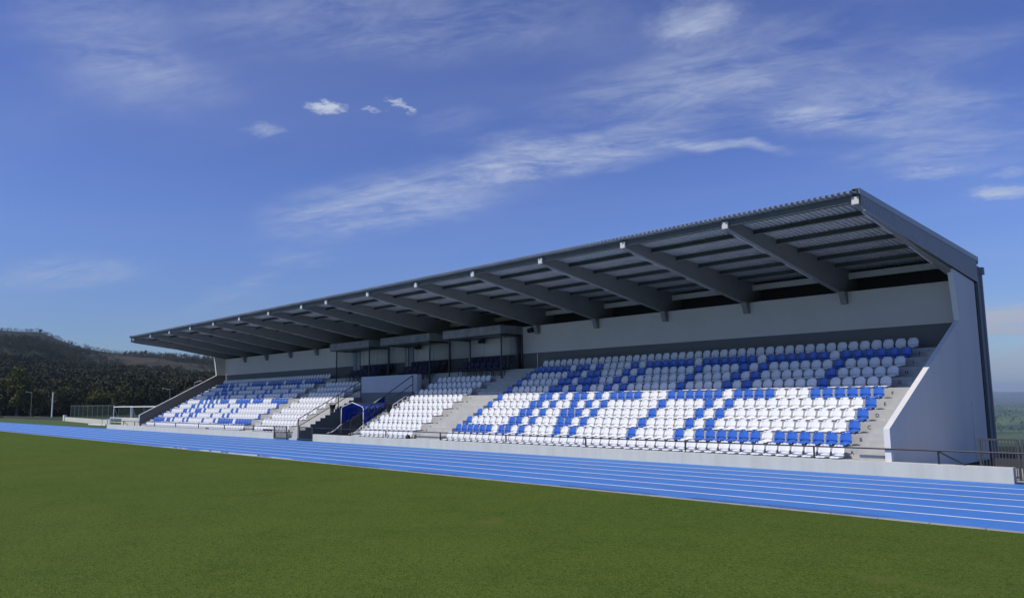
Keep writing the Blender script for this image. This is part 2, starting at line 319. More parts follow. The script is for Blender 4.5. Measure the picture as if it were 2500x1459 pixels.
bm = bmesh.new(); bm.from_mesh(me); bmesh.ops.recalc_face_normals(bm, faces=bm.faces); bm.to_mesh(me); bm.free()
g = link('ground', me); tag(g, None, None, kind='structure')

def sheet(name, x0, x1, y0, y1, z, m, nx=1):
    b = MB()
    for k in range(nx):
        a = x0 + (x1 - x0) * k / nx; c = x0 + (x1 - x0) * (k + 1) / nx
        b.add([(a, y0, z), (c, y0, z), (c, y1, z), (a, y1, z)], [(0, 1, 2, 3)])
    o = b.build(name, m); tag(o, None, None, kind='structure'); return o
YT = 16.98
sheet('grass_pitch', -235, 60, -60, YT - .12, 0.012, grass_m)
sheet('running_track', -260, 60, YT, YW + .06, 0.0, track_m)
b = MB()
for k in range(7):
    y = YT + .03 + 1.22 * k; b.add([(-260, y, .004), (60, y, .004), (60, y + .095, .004), (-260, y + .095, .004)], [(0, 1, 2, 3)])
o = b.build('lane_lines', line_m); tag(o, None, None, kind='structure')
b = MB()
x = -235.0
while x < 58:
    b.box(x, x + .985, YT - .125, YT - .015, -.03, .028 + random.uniform(-.003, .003)); x += 1.0
o = b.build('track_kerb', kerb_m); tag(o, None, None, kind='structure')
sheet('verge_grass', -260, -90.2, YW + .06, 44, -0.004, verge_m)
sheet('service_path', -90.2, XL - .02, YW + .3, 40, -0.008, kerb_m)
sheet('forecourt_paving', XR + .02, 40, YW + .3, 31, -0.008, kerb_m)
# puddles of standing water along the inner kerb (real sheets of water, irregular outline)
water_m = bpy.data.materials.new('puddle_water'); water_m.use_nodes = True
bs = water_m.node_tree.nodes['Principled BSDF']; bs.inputs['Base Color'].default_value = (.04, .05, .07, 1); bs.inputs['Roughness'].default_value = .03; bs.inputs['IOR'].default_value = 1.33
def puddle(cx, cy, lx, ly, seed, name='puddle', m=water_m, z=.0075):
    rr = random.Random(seed); n = 40; ph = [rr.uniform(0, 6.28) for _ in range(6)]
    pts = []
    for k in range(n):
        t = 2 * math.pi * k / n; q = 1 + sum(.16 / (j + 1) * math.sin((j + 2) * t + ph[j]) for j in range(5))
        y = max(cy + ly * q * math.sin(t), YT + .01); pts.append((cx + lx * q * math.cos(t), y, z))
    b = MB(); b.add(pts, [tuple(range(n))]); o = b.build(name, m); return o
for k, (cx, lx, ly) in enumerate([(-47.0, 1.7, .16), (-42.0, 1.5, .26), (-39.7, .9, .2), (-37.6, 1.6, .24), (-34.3, 1.3, .14)]):
    o = puddle(cx, YT + .12 + ly * .6, lx, ly, k + 3); tag(o, None, None, kind='structure')
damp_m = bpy.data.materials.new('damp_track'); damp_m.use_nodes = True
bs = damp_m.node_tree.nodes['Principled BSDF']; bs.inputs['Base Color'].default_value = (.045, .09, .24, 1); bs.inputs['Roughness'].default_value = .35
dn, dl = damp_m.node_tree.nodes, damp_m.node_tree.links
t_ = dn.new('ShaderNodeTexCoord'); nz = dn.new('ShaderNodeTexNoise'); nz.inputs['Scale'].default_value = 2.2; nz.inputs['Detail'].default_value = 7; dl.new(t_.outputs['Object'], nz.inputs['Vector'])
sp_ = dn.new('ShaderNodeSeparateXYZ'); dl.new(t_.outputs['Object'], sp_.inputs[0])
mr = dn.new('ShaderNodeMapRange'); mr.inputs['From Min'].default_value = YT + .85; mr.inputs['From Max'].default_value = YT + .02; dl.new(sp_.outputs['Y'], mr.inputs['Value'])
a_ = M('MULTIPLY', mr.outputs[0], M('MULTIPLY', nz.outputs[0], 1.5, dn, dl), dn, dl, True); dl.new(M('SUBTRACT', a_, .2, dn, dl, True), bs.inputs['Alpha'])
for k, (cx, lx) in enumerate([(-14.8, 1.8), (-9.5, 2.4), (-22.5, 1.6), (-57, 2.5), (-27.5, 1.6)]):
    o = puddle(cx, YT + .35, lx, .45, k + 30, 'damp_patch', damp_m, .0055); tag(o, None, None, kind='structure')

# ------------------------------------------------------------------ grandstand
GS = empty('grandstand', (-45.2, 26, 0))
tag(GS, 'long grey concrete grandstand with raked tiers, side walls and cantilevered corrugated roof', 'grandstand')
# front parapet wall (two runs either side of the gateway)
b = MB(); b.box(-89.8, -49.9, YW, YW + .24, -.3, ZW); b.build('front_wall', concrete, GS, bevel=.012)
b = MB(); b.box(-46.42, -6.79, YW, YW + .24, -.3, ZW); b.build('front_wall', concrete, GS, bevel=.012)
# terraces
def terrace(x0, x1, rows):
    b = MB()
    for i in rows:
        y0 = ty(i) if i > 0 else YW + .24; y1 = ty(i + 1) if i < 10 else YB
        b.box(x0, x1, y0 - (0.0 if i == 0 else .0), YB if i == 10 else y1 + .02, tz(i) - (RISE + .25 if i else .75), tz(i) + (0 if i else -.003))
    return b
SPAN = [(XLi, VX0, range(11)), (VX0, VX1, range(7, 11)), (VX1, XRi, range(11))]
for x0, x1, rows in SPAN:
    o = terrace(x0, x1, rows).build('terrace', concrete2, GS, bevel=.008)
# closing face of the void (back wall of the tunnel pit), pit floor
b = MB(); b.box(VX0 + .01, VX1 - .01, VY + .10, VY + .3, -.3, 2.6); b.build('tunnel_back_wall', band_m, GS)
b = MB(); b.box(VX0 - .005, VX0 + .012, YW + .3, VY, -.3, .0); 
# stair half-steps in the aisles
def steps(x0, x1, rows, pre=False):
    b = MB()
    for i in rows:
        yf = ty(i); b.box(x0, x1, yf - RUN / 2, yf + .01, tz(i - 1) - .05, tz(i - 1) + RISE / 2)
    return b
for x0, x1, rows in [(XRi, -11.22, range(1, 11)), (-33.3, -35.5, range(1, 11)), (-41.6, VX1, range(1, 7)), (VX0, -50.05, range(1, 7)), (-56.1, -57.15, range(1, 11)), (-78.85, XLi, range(1, 11))]:
    steps(x0, x1, rows).build('aisle_steps', concrete2, GS, bevel=.006)
# stepped pit side faces, their shade put in as dark grey, stair down to track at the gate
pit_m = mat('pit_paint_and_shade', (.19, .195, .20), .85, var=.12)
b = MB()
for i in range(0, 7):
    y0 = ty(i) if i else YW + .24; y1 = ty(i + 1) if i < 6 else VY
    b.box(VX0, VX0 + .015, y0, y1, -.3, tz(i) - .01)
    if i: b.box(VX0, VX0 + .015, y0 - RUN / 2, y0, tz(i - 1) - .01, tz(i - 1) + RISE / 2 - .01)
b.build('pit_side_shade', pit_m, GS)
b = MB()
for k in range(3): b.box(-49.85, VX0, YW + .05 + .25 * k, YW + .9, -.3, .11 * (k + 1))
b.build('gate_steps', concrete2, GS)
# panel (parapet) at the head of the pit, two-tone paint
panel_m = mat('parapet_paint', (.50, .52, .56), .75, var=.1, vscale=1)
b = MB(); b.box(VX0, VX1, VY - .06, VY + .1, 3.1, 4.24); b.build('pit_parapet', panel_m, GS, bevel=.01)
b = MB(); b.box(VX0, VX1, VY - .057, VY + .1, 2.3, 3.1); b.build('pit_parapet', pit_m, GS)
b = MB(); b.box(VX1 + .003, VX1 + .26, VY - .06, VY + .3, tz(6), 4.235); b.build('pit_parapet_return', panel_m, GS)
# side walls
def side_wall(x0, x1):
    b = MB(); poly = [(YW + .1, -.3), (35.3, -.3), (35.3, 7.0), (32.85, 7.32), (33.15, 5.33), (YW + .1, 1.47)]
    b.prismx(poly, x0, x1); return b.build('side_wall', sidewall_m, GS, bevel=.01)
side_wall(XRi, XR); side_wall(XL, XLi)
b = MB(); b.box(XR, XR + .035, 33.75, 34.75, 0, 2.25); b.build('cable_cover', sidewall_m, GS, bevel=.01)
# rear wall and dark rear cladding
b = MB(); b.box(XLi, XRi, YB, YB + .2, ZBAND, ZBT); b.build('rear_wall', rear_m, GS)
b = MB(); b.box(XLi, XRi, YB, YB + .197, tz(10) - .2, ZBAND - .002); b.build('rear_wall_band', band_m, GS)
b = MB(); b.box(XL, XR, 35.6, 35.75, -.3, 8.10); b.build('rear_cladding', dark_m, GS)
b = MB(); b.box(XLi, XRi, 34.75, 34.87, 7.66, 7.93); b.build('rear_rail', rear_m, GS)
# inner return pilasters at the rear corners
for xa, xb in ((XLi, XLi + .006), (XRi - .006, XRi)):
    b = MB(); b.prismx([(YW + .14, ZW), (YB, ZW), (YB, 5.33), (33.11, 5.33), (33.11, 5.27), (YW + .14, 1.44)], xa, xb); b.build('inner_wall_band', band_m, GS)
    b = MB(); b.prismx([(33.17, 5.335), (YB, 5.335), (YB, 7.0), (32.92, 7.28)], xa, xb); b.build('inner_wall_paint', rear_m, GS)
# roof sheet: trapezoidal corrugation running front to back
b = MB(); xs = []; pitch = .2
x = XL - .01; k = 0
while x < XR - .02:
    xs += [(x, 0), (x + .09, 0), (x + .105, .075), (x + .185, .075)]; x += pitch
xs.append((XR - .0, 0)); n = len(xs)
ys = [YROOF0, YROOF1]
vs = [(a, y, zs(y) + h) for y in ys for a, h in xs] + [(a, y, zs(y) + h - .004) for y in ys for a, h in xs]
fs = [(i, i + 1, n + i + 1, n + i) for i in range(n - 1)] + [(2 * n + i, 3 * n + i, 3 * n + i + 1, 2 * n + i + 1) for i in range(n - 1)] + [(i, 2 * n + i, 2 * n + i + 1, i + 1) for i in range(n - 1)]
b.add(vs, fs); b.build('roof_sheet', sheet_m, GS)
# purlins (Z sections) and front edge channel
def zpurlin(y, x0, x1, d=.2):
    b = MB(); zt = zs(y) - .012; zb = zt - d
    b.box(x0, x1, y - .004, y + .004, zb, zt)
    b.box(x0, x1, y + .0045, y + .06, zt - .008, zt)
    return b
for y in (26.67, 28.40, 30.12, 31.84, 33.45):
    p_ = zpurlin(y, XL, XR - .02).build('purlin', purlin_m, GS); b = MB(); zb = zs(y) - .212; b.box(XL, XR - .02, y - .07, y - .0045, zb - .006, zb + .022); b.build('purlin_flange', flash_m, p_)
b = MB(); zt = zs(24.95) - .012
b.box(XL, XR - .03, 24.95, 24.958, zt - .24, zt); b.box(XL, XR - .03, 24.90, 24.949, zt - .247, zt - .232); b.box(XL, XR - .03, 24.959, 25.05, zt - .25, zt - .235)
b.build('edge_channel', purlin_m, GS)
b = MB(); b.prismx([(35.86, zs(35.8) - .2), (36.06, zs(35.8) - .2), (36.06, zs(35.8) + .02), (36.04, zs(35.8) + .02), (36.04, zs(35.8) - .18), (35.88, zs(35.8) - .18), (35.88, zs(35.8) - .02), (35.86, zs(35.8) - .02)], XL, XR); b.build('rear_gutter', flash_m, GS)
# cantilever beams with white end caps and wall brackets
def beam_bottom(y): return 8.595 - .176 * (y - 24.9)
for bi, bx in enumerate(BEAMX):
    w = .12; b = MB(); yy = [24.93, 25.35, 27.8, 30.5, 33.75]
    top = [(y, zs(y) - (.19 if y < 25.1 else .02)) for y in (24.93, 25.12, 25.121, 35.55)]
    top[0] = (24.93, 8.85); top[1] = (25.12, 8.85)
    bot = [(35.55, 7.0), (33.95, 7.0)] + [(y, beam_bottom(y)) for y in (33.9, 30.5, 27.8, 25.35, 24.93)]
    b.prismx(top + bot, bx - w, bx + w)
    bo = b.build('roof_beam', beam_m, GS, bevel=.006)
    # stepped pale strips: ground-bounced light put into the beam underside's colour
    for y0, y1 in ((25.6, 27.9), (29.4, 31.6)):
        c = MB(); z0 = beam_bottom(y0) - .012; z1 = beam_bottom(y1) - .012
        c.prismx([(y0, z0), (y1, z1), (y1, z1 + .011), (y0, z0 + .011)], bx - w + .0, bx - w + .07)
        c.build('bounce_light_strip', cap_m, bo)
    c = MB(); c.box(bx - .12, bx + .12, 24.84, 24.928, 8.60, 8.855); c.build('end_cap', cap_m, bo, bevel=.012)
    if 0 < bi < 15:
        c = MB(); c.prismx([(33.62, 7.0), (33.999, 7.0), (33.999, 6.47), (33.80, 6.47)], bx + .10, bx + .36); c.build('beam_bracket', beam_m, GS)
# gable fascia on both ends: ribbed cladding + flashing
def gable(x, out):
    b = MB(); y = 24.72
    zb = lambda y: 8.42 - .127 * (y - 24.86)
    while y < 35.7:
        y2 = min(y + .11, 35.72)
        for ya, yb, dx in ((y, y + .07, .022), (y + .07, y2, 0)):
            b.add([(x + out * dx, ya, zb(ya)), (x + out * dx, yb, zb(yb)), (x + out * dx, yb, zs(yb) - .02), (x + out * dx, ya, zs(ya) - .02)], [(0, 1, 2, 3)])
            b.add([(x + out * dx, yb, zb(yb)), (x + out * (.022 - dx), yb, zb(yb)), (x + out * (.022 - dx), yb, zs(yb) - .02), (x + out * dx, yb, zs(yb) - .02)], [(0, 1, 2, 3)])
        y = y2
    bo = b.build('gable_cladding', clad_m, GS)
    c = MB(); f = lambda y, d: (y, zs(y) + d)
    c.prismx([f(24.60, -.11), f(35.92, -.11), f(35.92, .080), f(24.60, .080)], x + out * .024, x + out * .036); c.prismx([f(24.60, .0755), f(35.92, .0755), f(35.92, .082), f(24.60, .082)], x - out * .22, x + out * .036)
    c.build('gable_flashing', flash_m, bo)
    c = MB(); c.prismx([(25.0, zb(25.0) - .02), (35.7, zb(35.7) - .02), (35.7, zb(35.7) - .001), (25.0, zb(25.0) - .001)], x - out * .05, x + out * .03); c.build('gable_drip', flash_m, bo)
gable(XR + .015, 1); gable(XL - .015, -1)
# rear corner pilaster with downpipe and hopper
col_m = mat('rear_column_paint', (.23, .245, .26), .6, var=.1)
b = MB(); b.box(XR - .5, XR - .02, 35.76, 36.2, -.3, 7.75); b.build('rear_column_and_dark_gap', col_m, GS, bevel=.01)
b = MB(); b.box(XR - .22, XR + .03, 35.32, 35.60, -.3, 6.98); b.build('rear_column_and_dark_gap', dark_m, GS)  # near-black strip standing in for the shaded gap beside the column
b = MB(); b.tube((XR + .0, 36.22, -.1), (XR + .0, 36.22, 7.4), .06, 10); b.box(XR - .15, XR + .12, 36.12, 36.36, 7.4, 7.7); b.build('downpipe', col_m, GS)
# VIP canopy slabs
SLABS = [(-55.6, -49.95), (-48.4, -42.5), (-41.0, -35.3)]
for x0, x1 in SLABS:
    b = MB(); b.box(x0, x1, 32.1, YB - .003, 6.53, 7.05); s_ = b.build('booth_canopy', slab_m, GS, bevel=.01)
    b = MB(); b.box(x0 + .02, x1 - .02, 32.13, YB - .02, 6.46, 6.527); b.build('canopy_trim', black_m, s_)
# glazed screens to the booths: posts and panes
glass = bpy.data.materials.new('tinted_glass'); glass.use_nodes = True
gn, gl = glass.node_tree.nodes, glass.node_tree.links; gn.clear()
tr = gn.new('ShaderNodeBsdfTransparent'); tr.inputs[0].default_value = (.88, .90, .90, 1); gsn = gn.new('ShaderNodeBsdfGlossy'); gsn.inputs['Roughness'].default_value = .03
fr = gn.new('ShaderNodeFresnel'); fr.inputs[0].default_value = 1.45; mxs = gn.new('ShaderNodeMixShader'); go = gn.new('ShaderNodeOutputMaterial')
gl.new(fr.outputs[0], mxs.inputs[0]); gl.new(tr.outputs[0], mxs.inputs[1]); gl.new(gsn.outputs[0], mxs.inputs[2]); gl.new(mxs.outputs[0], go.inputs[0])
for bi, (x0, x1) in enumerate(SLABS):
    fz = tz(8) + RISE
    for px in (x0 + .95, x1 - .02) if bi < 2 else (x0 + .6, x1 - .02):
        b = MB(); b.box(px - .035, px + .035, 32.14, 32.21, tz(8), 6.455); s_ = b.build('booth_post', black_m, GS)
        b = MB(); b.box(px - .035, px + .035, YB - .10, YB - .03, tz(10), 6.455); b.build('booth_post', black_m, GS)
        b = MB(); b.box(px - .005, px + .005, 32.22, YB - .11, tz(10) + .05, 6.40); b.build('glass_pane', glass, GS)
        b = MB(); b.box(px - .02, px + .02, 32.215, YB - .105, 6.40, 6.455); b.build('booth_rail', black_m, GS)
    # door in the back wall
    dx = x1 - 1.1 if bi == 2 else x0 + .55
    b = MB(); b.box(dx, dx + .95, YB - .045, YB - .004, tz(10), 6.4); dd = b.build('booth_door', door_m, GS, bevel=.004)
    c = MB(); c.box(dx + .08, dx + .22, YB - .09, YB - .05, 5.42, 5.46); c.build('door_handle', black_m, dd)
    c = MB(); c.box(dx - .05, dx - .003, YB - .03, YB - .004, tz(10), 6.45); c.box(dx + .953, dx + 1.0, YB - .03, YB - .004, tz(10), 6.45); c.box(dx - .003, dx + .953, YB - .03, YB - .004, 6.403, 6.45); c.build('door_frame', band_m, dd)
    for lx in (x0 + 2.0, x0 + 3.9):
        b = MB(); b.box(lx, lx + .05, YB - .035, YB - .003, 5.34, 6.45); b.build('wall_batten', rear_m, GS)
# white service pipes on the back wall
for px in (-80.0, -33.97):
    b = MB(); b.tube((px if px > -79 else -79.6, YB - .05, tz(10)), (px if px > -79 else -79.6, YB - .05, 5.28), .03, 8); b.build('wall_pipe', white_paint, GS)
# row letters painted on the risers beside the seats
def letter_mesh(ch):
    cu = bpy.data.curves.new('row_letter', 'FONT'); cu.body = ch; cu.size = .18; cu.extrude = .002; cu.align_x = 'CENTER'; cu.align_y = 'CENTER'; cu.offset = .003
    ob = bpy.data.objects.new('row_letter', cu); COL.objects.link(ob); dg = bpy.context.evaluated_depsgraph_get()
    m_ = bpy.data.meshes.new_from_object(ob.evaluated_get(dg)); bpy.data.objects.remove(ob); m_.materials.clear(); m_.materials.append(letter_m); m_.name = 'row_letter'
    m_.transform(Matrix.Rotation(R(90), 4, 'X')); return m_
GL = world_loc(GS)
for i, ch in enumerate(LET):
    lm = letter_mesh(ch)
    for X, hide in ((-11.62, ()), (-33.12, ()), (-35.70, (9, 10)), (-41.42, (9, 10)), (-50.22, (9, 10)), (-55.88, (9, 10)), (-57.34, ())):
        if i in hide: continue
        if i == 10: continue
        link('row_letter', lm, Vector((X, ty(i + 1) - .0025, tz(i) + .185)) - GL, GS)

# ------------------------------------------------------------------ seats
def seat_mesh(which):
    # profile (y, z), y=0 at the tier edge
    if which == 'pan': prof = [(-.045, .030), (-.042, .055), (-.02, .074), (.05, .066), (.17, .056), (.29, .064), (.345, .092), (.372, .15)]; wid = [.24, .30, .36, .405, .41, .40, .385, .38]
    else: prof = [(.372, .15), (.388, .21), (.402, .28), (.415, .345), (.425, .395), (.432, .425), (.434, .442)]; wid = [.385, .40, .408, .402, .372, .305, .18]
    nu = 8; bm = bmesh.new(); grid = []
    for (y, z), w in zip([(a_ * .86, b_) for a_, b_ in prof], wid):
        row = []
        for k in range(nu + 1):
            t = k / nu * 2 - 1; e = t ** 4 if which == 'pan' else .5 * t ** 2 + .5 * t ** 4
            if which == 'pan':
                s_ = min(1, (y + .05) / .3) if y > -.05 else 0
                yy = y - e * .02 * (y > .3) - (.018 * e if y < 0 else 0); zz = z + e * .028 * s_ + (0 if y > -.04 else .012 * math.cos(t * 5.5))
            else:
                q = (z - .15) / .27; yy = y - e * (.05 * (1 - q) + .035) ; zz = z - t ** 4 * .05 * max(0, q)
            row.append(bm.verts.new((t * w / 2, yy, zz)))
        grid.append(row)
    for a in range(len(grid) - 1):
        for k in range(nu): bm.faces.new((grid[a][k], grid[a][k + 1], grid[a + 1][k + 1], grid[a + 1][k]))
    bmesh.ops.recalc_face_normals(bm, faces=bm.faces)
    geom = bmesh.ops.solidify(bm, geom=bm.faces[:], thickness=-.012)
    bmesh.ops.recalc_face_normals(bm, faces=bm.faces)
    if which == 'pan':   # mounting foot under the pan
        for sx in (-.11, .11):
            r_ = bmesh.ops.create_cube(bm, size=1); bmesh.ops.scale(bm, vec=(.03, .22, .06), verts=r_['verts']); bmesh.ops.translate(bm, vec=(sx, .19, .032), verts=r_['verts'])
    me_ = bpy.data.meshes.new('seat_pan' if which == 'pan' else 'backrest'); bm.to_mesh(me_); bm.free()
    me_.polygons.foreach_set('use_smooth', [True] * len(me_.polygons)); return me_
PAN = {}; BACK = {}
for cn, m_ in (('white', white_pl), ('blue', blue_pl)):
    PAN[cn] = seat_mesh('pan'); PAN[cn].materials.append(m_); BACK[cn] = seat_mesh('back'); BACK[cn].materials.append(m_)
BLUE = {'B': [*range(0, 6), *range(7, 13), 14, 19, 26, 28, 33, 35, 36, *range(38, 44)], 'C': [0, 12, 14, 19, 26, 28, 29, 33, 35, 36, 43], 'D': [0, 12, 14, 19, 26, 28, 29, 30, 33, 35, 36, 43],
        'E': [0, 12, 14, 19, 26, 28, 30, 33, 35, 36, 43], 'F': [*range(0, 6), *range(9, 13), *range(14, 20), *range(23, 27), 28, 30, 31, 33, 35, 36, 43], 'G': [5, 12, 14, 19, 26, 28, 31, 33, 35, 36, 43],
        'H': [5, 12, 14, 19, 26, 28, 31, 32, 33, 35, 36, 43], 'I': [5, 12, 14, 19, 26, 28, 32, 33, 35, 36, 43],
        'J': [*range(0, 6), *range(7, 13), *range(14, 20), *range(21, 27), 28, 33, 35, 36, *range(38, 44)], 'A': [], 'K': []}
SP = .482
allseats = []
for i, ch in enumerate(LET):
    for c in range(44):
        col = 'blue' if c in BLUE[ch] else 'white'
        allseats.append((-11.94 - SP * c, i, c, col, 'R')); allseats.append((-57.77 - SP * c, i, c, col, 'L'))
    if i <= 8:
        for c in range(11):
            allseats.append((-36.17 - SP * c, i, c, 'white', 'CR')); allseats.append((-50.62 - SP * c, i, c, 'white', 'CL'))
def sdist(s):
    return math.sqrt(s[0] ** 2 + (sy(s[1]) + .2) ** 2 + (tz(s[1]) - CAMZ) ** 2)
allseats.sort(key=sdist)
near, rest = allseats[:300], allseats[300:]
protos = {}
for X, i, c, col, blk in near:
    nm = 'stadium_seat'
    if col not in protos:
        root = empty(nm); link('seat_pan', PAN[col], (0, 0, 0), root); link('backrest', BACK[col], (0, 0, 0), root); protos[col] = root
    else: root = copy_tree(protos[col])
    root.location = (X, sy(i), tz(i)); root.rotation_euler = (0, 0, random.uniform(-.012, .012))
    place = 'at the right end of row ' + LET[i] + ', beside the aisle' if c == 0 else ORD[c] + ' from the right end of row ' + LET[i]
    tag(root, f'{col} plastic bucket seat, {place}', 'seat', 'plastic seats on the grandstand tiers')
tmpl = {}
for cn in ('white', 'blue'):
    V = []; F = []
    for me_ in (PAN[cn], BACK[cn]):
        o_ = len(V); V += [tuple(v.co) for v in me_.vertices]; F += [tuple(q + o_ for q in p.vertices) for p in me_.polygons]
    tmpl[cn] = (np.array(V), F)
vs_all = []; fs_all = []; mi = []; off = 0
for X, i, c, col, blk in rest:
    V, F = tmpl[col]; a = random.uniform(-.012, .012); ca, sa = math.cos(a), math.sin(a)
    W = V.copy(); W[:, 0] = V[:, 0] * ca - V[:, 1] * sa + X; W[:, 1] = V[:, 0] * sa + V[:, 1] * ca + sy(i); W[:, 2] += tz(i)
    vs_all.append(W); fs_all += [tuple(q + off for q in f) for f in F]; mi += [0 if col == 'white' else 1] * len(F); off += len(V)
me = bpy.data.meshes.new('distant_stadium_seats'); me.from_pydata(np.vstack(vs_all).tolist(), [], fs_all); me.materials.append(white_pl); me.materials.append(blue_pl)
me.polygons.foreach_set('material_index', mi); me.polygons.foreach_set('use_smooth', [True] * len(me.polygons))
o = link('distant_stadium_seats', me); tag(o, 'farther rows of white and blue plastic seats beyond the nearest three hundred', 'seats', 'plastic seats on the grandstand tiers', 'stuff')

# padded chairs in the three booths
def vip_chair():
    t = empty('padded_chair')
    b = MB(); b.box(-.24, .24, -.02, .40, .40, .50); b.build('seat_cushion', navy_m, t, bevel=.02)
    b = MB(); b.prismx([(.36, .50), (.44, .50), (.50, .95), (.43, .96)], -.24, .24); b.build('backrest', navy_m, t, bevel=.02)
    for sx in (-.22, .22):
        for y in (.02, .38): b = MB(); b.box(sx - .016, sx + .016, y - .016, y + .016, 0, .40); b.build('leg', black_m, t)
    for sx in (-1, 1): b = MB(); b.box(sx * .26 - .02, sx * .26 + .02, .0, .38, .62, .65); b.box(sx * .26 - .015, sx * .26 + .015, .02, .05, .45, .62); b.build('armrest', black_m, t)
    return t
vp = None
for bn, xr_b, xr_f, nb, nf in (('right', -36.1, -35.95, 7, 7), ('middle', -42.9, -43.3, 7, 6), ('left', -49.4, -49.8, 7, 7)):
    for row, xr, n_, i in (('back', xr_b, nb, 10), ('front', xr_f, nf, 9)):
        for k in range(n_):
            if vp is None: vp = vip_chair(); t = vp
            else: t = copy_tree(vp)
            t.location = (xr - .6 * k, ty(i) + (.25 if i == 10 else .14), tz(i)); t.rotation_euler = (0, 0, random.uniform(-.05, .05))
            tag(t, f'navy padded chair, {ORD[k]} from the right in the {row} row of the {bn} booth', 'chair', 'navy padded chairs in the booths')

# ------------------------------------------------------------------ players' tunnel: telescopic hood parked on the rails in the pit
TN = empty('players_tunnel', (-44, 27, 0)); tag(TN, 'blue tarpaulin telescopic tunnel hood on white rails in the pit of the stand', 'tunnel')
xl, xr_ = -45.15, -42.55
def slope(y): return .47 + .545 * (y - 26.0)
ribs_y = [27.0 + .42 * k for k in range(9)]
def arch(y, z0, h, r, sc=1.0):
    cx = (xl + xr_) / 2; hw = (xr_ - xl) / 2 * sc
    return [(cx - hw, y, z0), (cx - hw, y, z0 + h * .80), (cx - hw * .86, y, z0 + h * .86), (cx, y, z0 + h), (cx + hw * .86, y, z0 + h * .86), (cx + hw, y, z0 + h * .80), (cx + hw, y, z0)]
b = MB(); prev = None; H0 = 1.30
for k in range(len(ribs_y) * 2 - 1):
    y = ribs_y[0] + .21 * k; sag = (k % 2) * .26
    zb_ = slope(y) + .02; top = 2.44 - .01 * k
    a = arch(y, zb_, top - zb_ - sag, 0, 1 - sag * .2)
    if prev: 
        b.add(prev + a, [(q, q + 1, q + 8, q + 7) for q in range(6)])
    prev = a
hd = b.build('hood_canopy', tarp_m, TN); md = hd.modifiers.new('s', 'SOLIDIFY'); md.thickness = .012
for k, y in enumerate(ribs_y):
    zb_ = slope(y); top = 2.46 - .02 * k
    b = MB(); b.path(arch(y - .005, zb_ if k else .5, top - (zb_ if k else .5), 0, 1.01), .024 if k == 0 else .03, 8); b.build('hood_arch', white_paint if k == 0 else navy_m, TN, smooth=True)
for x_ in (xl, xr_ + .02):
    pts = [(x_, 25.95, .52), (x_, 26.25, .56), (x_, 26.55, .70)] + [(x_, y, slope(y) + .02) for y in (26.9, 28.5, 30.6)]
    b = MB(); b.path(pts, .036, 8); b.build('tunnel_rail', white_paint, TN, smooth=True)
b = MB()
for s_ in (0, 1):
    for q in range(3): b.tube((xl + .02 + .05 * s_, 27.0 + .4 * q, .55 + .2 * q), (xl + .02, 27.4 + .4 * q, 1.5 + .2 * q) if s_ else (xl + .02, 27.0 + .4 * q, 1.5 + .2 * q), .016, 6)
b.build('lattice_brace', black_m, TN)
b = MB(); nC = 26; y0c = 27.75
for k in range(nC):
    x_a = xl + .12 + (xr_ - xl - .24) * k / nC; x_b = xl + .12 + (xr_ - xl - .24) * (k + 1) / nC; d1 = .05 * math.sin(k * 1.7); d2 = .05 * math.sin((k + 1) * 1.7)
    b.add([(x_a, y0c + d1, 1.72), (x_b, y0c + d2, 1.72), (x_b, y0c + d2, 2.22), (x_a, y0c + d1, 2.22)], [(0, 1, 2, 3)])
b.build('hood_light_panel', tarp_m, TN)  # added panel, shaped to give the blue light through the tarpaulin peak
# small anchor brackets beside the right rail on the step risers
for i in range(0, 6):
    for q in (0, 1):
        b = MB()
        for dx in (-.07, .07): b.box(-41.98 + dx - .018, -41.98 + dx + .018, ty(i + 1) - RUN / 2 * (1 - q) - .012, ty(i + 1) - RUN / 2 * (1 - q) + .012 - .014, tz(i) + RISE / 2 * q + .04, tz(i) + RISE / 2 * q + .16)
        b.build('anchor_bracket', letter_m, GS)

# ------------------------------------------------------------------ railings, gates
RY = YW + .045; RZ = .845
def railing(name, xa, xb, posts, label, braces=()):
    t = empty(name, ((xa + xb) / 2, RY, ZW)); tag(t, label, 'railing')
    b = MB(); b.bar((xa, RY, RZ), (xb, RY, RZ), .06, .045); b.build('top_rail', black_m, t, bevel=.008)
    for p in posts: b = MB(); b.box(p - .02, p + .02, RY - .03, RY + .03, ZW - .001, RZ - .023); b.build('post', black_m, t)
    for p, d in braces: b = MB(); b.bar((p, RY, RZ - .03), (p + d, RY, ZW), .04, .04); b.build('brace', black_m, t)
    return t
railing('guard_railing', -46.2, -5.2, [-8.74, -12.63, -17.77, -22.87, -27.95, -33.05, -38.1, -43.2], 'long low black handrail on top of the front wall, right of the gateway', [(-8.72, .72)])
railing('guard_railing', -88.2, -51.8, [-55.2, -60.3, -65.4, -70.5, -75.7, -81.2, -84.5], 'long low black handrail on top of the front wall, left of the gateway', [(-84.4, 1.2)])
def bar_gate(name, x0, x1, y, z0, z1, n, label, cat='gate', depth=.05, post=.06):
    t = empty(name, ((x0 + x1) / 2, y, z0)); tag(t, label, cat)
    b = MB(); b.box(x0, x1, y - .02, y + .02, z1 - .05, z1); b.box(x0 + post, x1 - post, y - .019, y + .019, z0 + .06, z0 + .11); b.build('frame_rail', gate_m, t)
    for xx in (x0, x1 - post): b = MB(); b.box(xx, xx + post, y - .03, y + .03, z0, z1 - .051); b.build('gate_post', gate_m, t)
    for k in range(n):
        xx = x0 + post + (x1 - x0 - 2 * post) * (k + .5) / n; b = MB(); b.box(xx - .011, xx + .011, y - .011, y + .011, z0 + .11, z1 - .05); b.build('bar', gate_m, t)
    return t
